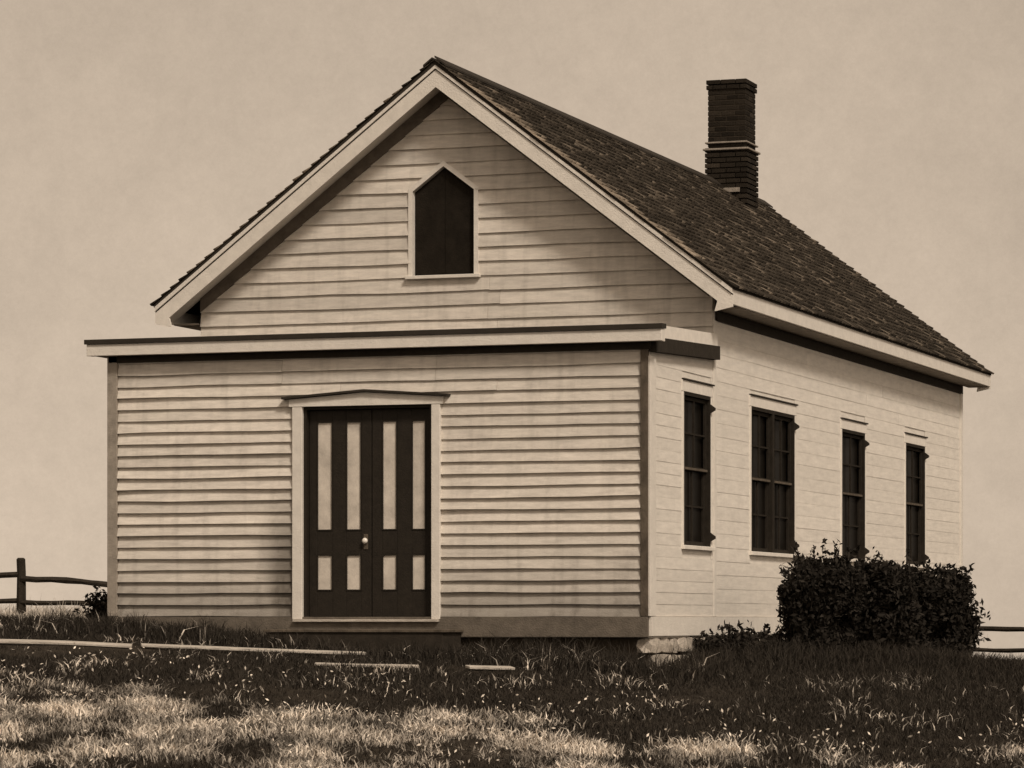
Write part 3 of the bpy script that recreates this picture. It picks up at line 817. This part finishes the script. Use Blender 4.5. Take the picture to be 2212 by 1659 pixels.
# ------------------------------------------------------------------ grass
def terr_np(x, y):
    dx, dy = x - CX, y - CY
    r = dx * CS + dy * SN; d = -dx * SN + dy * CS
    t = np.clip(37.5 - d, 0, None)
    fall = np.where(t < 14, 0.085 * t, 0.085 * (14 + 5 * (1 - np.exp(-(t - 14) / 5)))); fall = np.where(t < 2, fall * (0.5 + 0.25 * t), fall)
    return -0.04 - 0.0071 * d - 0.045 * r - fall - 0.13 * np.clip((d - 38.0) / 5.0, 0, 1)
def vnoise(x, y, s, seed):
    """cheap value noise"""
    g = np.random.default_rng(seed).uniform(0, 1, (64, 64))
    X, Y = x / s, y / s; xi, yi = np.floor(X).astype(int), np.floor(Y).astype(int); fx, fy = X - xi, Y - yi
    fx = fx * fx * (3 - 2 * fx); fy = fy * fy * (3 - 2 * fy)
    G = lambda i, j: g[i % 64, j % 64]
    return (G(xi, yi) * (1 - fx) + G(xi + 1, yi) * fx) * (1 - fy) + (G(xi, yi + 1) * (1 - fx) + G(xi + 1, yi + 1) * fx) * fy
def blades(name, r, d, h, lean, width, tone, m, label):
    x = CX + r * CS - d * SN; y = CY + r * SN + d * CS
    n0 = len(x)
    keep = ~((x > -0.12) & (x < W + 0.06) & (y > -0.02) & (y < YB + 0.05))
    keep &= ~((x > 2.0) & (x < 4.1) & (y > -0.68) & (y < 0.1))
    keep &= ~((x > W) & (x < W + 0.55) & (y > -0.5) & (y < 1.0) & (rng.uniform(0, 1, n0) < 0.85))
    for ax, ay, bx, by in KEEP:   # grass is trodden short round the planks
        vx, vy = bx - ax, by - ay; k = np.clip(((x - ax) * vx + (y - ay) * vy) / (vx * vx + vy * vy), 0, 1)
        ds = np.hypot(x - ax - k * vx, y - ay - k * vy)
        keep &= ~((ds < 0.06) & (rng.uniform(0, 1, len(x)) < 0.82)); h = np.where(ds < 0.25, h * 0.75, h)
    h = np.where((y > -1.25) & (y < 0) & (x > -0.5) & (x < W + 0.8), h * rng.uniform(1.0, 2.3, len(x)), h)
    x, y, h, lean, width, tone = x[keep], y[keep], h[keep], lean[keep], width[keep], tone[keep]
    n = len(x)
    z = np.array([terrain(a, b) for a, b in zip(x, y)]) if n < 1 else terr_np(x, y) + 0.0
    # match the small bumps of the ground roughly: sink the roots a little
    z = z - 0.035
    a = rng.uniform(0, 2 * np.pi, n); ux, uy = np.cos(a), np.sin(a)
    b = rng.uniform(0, 2 * np.pi, n); lx, ly = np.cos(b) * lean * h, np.sin(b) * lean * h
    V = np.empty((n, 5, 3))
    w = width / 2
    V[:, 0] = np.c_[x - ux * w, y - uy * w, z]; V[:, 1] = np.c_[x + ux * w, y + uy * w, z]
    mx, my, mz = x + lx * 0.35, y + ly * 0.35, z + h * 0.6
    V[:, 2] = np.c_[mx + ux * w * .8, my + uy * w * .8, mz]; V[:, 3] = np.c_[mx - ux * w * .8, my - uy * w * .8, mz]
    V[:, 4] = np.c_[x + lx, y + ly, z + h * (1 - 0.3 * lean)]
    base = np.arange(n)[:, None] * 5
    T = np.concatenate([base + np.array([[0, 1, 2]]), base + np.array([[0, 2, 3]]), base + np.array([[3, 2, 4]])])
    o = big_mesh(name, V.reshape(-1, 3), T, m, np.repeat(tone, 5))
    tag(o, label, 'grass', None, 'stuff')
def frustum(n, d0, d1, pad=0.6):
    d = np.sqrt(rng.uniform(d0 ** 2, d1 ** 2, n))
    u = rng.uniform(-0.163, 0.148, n)
    return u * d + np.sign(u) * 0, d
# boundary range between meadow and mown dark turf
def dbound(r, d=None): return 28.5 - 0.22 * r
n = 360000
r, d = frustum(n, 23.5, 40.5)
ex = vnoise(r + 50, d, 0.9, 3) + 0.5 * vnoise(r + 50, d, 0.33, 4)      # ~0..1.5
edge = d + (ex - 0.75) * 3.2 - dbound(r)
patch = vnoise(r + 90, d * 0.5, 0.42, 5) * 0.65 + vnoise(r + 90, d * .7, 0.16, 6) * 0.35
pd = np.clip(0.62 - edge * 0.42, 0.0, 0.92) * np.clip((patch - 0.36) * 4.5, 0.02, 1)
pd = np.maximum(pd, 0.10 * (patch > 0.66) + 0.012)
bare = (np.abs(r - 0.2 + 0.05 * (d - 30)) < 0.5) & (patch < 0.55) & (d > 32)
isdry = rng.uniform(0, 1, n) < pd
hh = rng.uniform(0.05, 0.13, n) * (0.7 + 0.6 * patch)
bush_foot = np.clip(1 - np.abs(d - 36.2) / 1.2, 0, 1) * np.clip((r - 1.6) / 0.8, 0, 1) * np.clip((5.4 - r) / 0.8, 0, 1)
near_wall = 1.3 * bush_foot + np.clip(1 - np.abs(d - 36.0) / 2.0, 0, 1) * np.clip((r + 1.5) / 2.0, 0, 1)
tone = rng.uniform(0.5, 1.5, n)
dk = ~isdry
blades('dark_grass', r[dk], d[dk], (hh * (1 + 0.9 * near_wall))[dk], rng.uniform(0.1, 0.8, n)[dk], rng.uniform(0.006, 0.012, n)[dk], tone[dk], M['grass'], 'short dark grass in front of and beside the schoolhouse')
tone = rng.uniform(0.35, 1.35, n) * np.clip(0.1 + 1.7 * patch * vnoise(r + 20, d * .6, 0.25, 21) * 1.7, 0.25, 1.6)
blades('dry_grass', r[isdry], d[isdry], (hh * 1.15)[isdry], rng.uniform(0.2, 1.0, n)[isdry], rng.uniform(0.008, 0.018, n)[isdry], tone[isdry], M['drygrass'], 'pale dry meadow grass in patches across the foreground')
# rougher grass behind, round the fences
# pale seed heads and small flowers standing in the meadow
k = rng.uniform(0, 1, len(r)) < np.where(patch > 0.6, 0.022, 0.003)
k &= edge < 4
fr, fd = r[k], d[k]; fx = CX + fr * CS - fd * SN; fy = CY + fr * SN + fd * CS
ok = ~((fx > -0.3) & (fx < W + 0.2) & (fy > -0.8)); fx, fy = fx[ok], fy[ok]
fz = terr_np(fx, fy) + rng.uniform(0.04, 0.17, len(fx))
o = leaf_cloud('seed_heads', np.c_[fx, fy, fz], 0.017, M['drygrass'], None, 1.0, 1.7)
tag(o, 'pale seed heads and small flowers scattered through the meadow', 'seed heads', None, 'stuff')
n = 60000
r, d = frustum(n, 47, 66); k = r < -5.2; r, d = r[k], d[k]; n = len(r)
blades('pale_brush', r, d, rng.uniform(0.25, 0.6, n) * vnoise(r + 30, d, 0.8, 12) * 1.2, rng.uniform(0.1, 0.7, n), rng.uniform(0.01, 0.02, n), rng.uniform(0.5, 1.4, n), M['drygrass'], 'pale rough grass on the bank behind the left rail fence')
n = 90000
r, d = frustum(n, 40.5, 70)
tone = rng.uniform(0.5, 1.4, n) * (1 + 1.2 * (vnoise(r + 40, d, 1.3, 8) > 0.62))
blades('rough_grass', r, d, rng.uniform(0.05, 0.12, n) * (0.6 + 0.8 * vnoise(r + 70, d, 1.1, 9)), rng.uniform(0.1, 0.7, n), rng.uniform(0.008, 0.016, n), tone, M['grass'], 'rough grass beyond the schoolhouse round the rail fences')
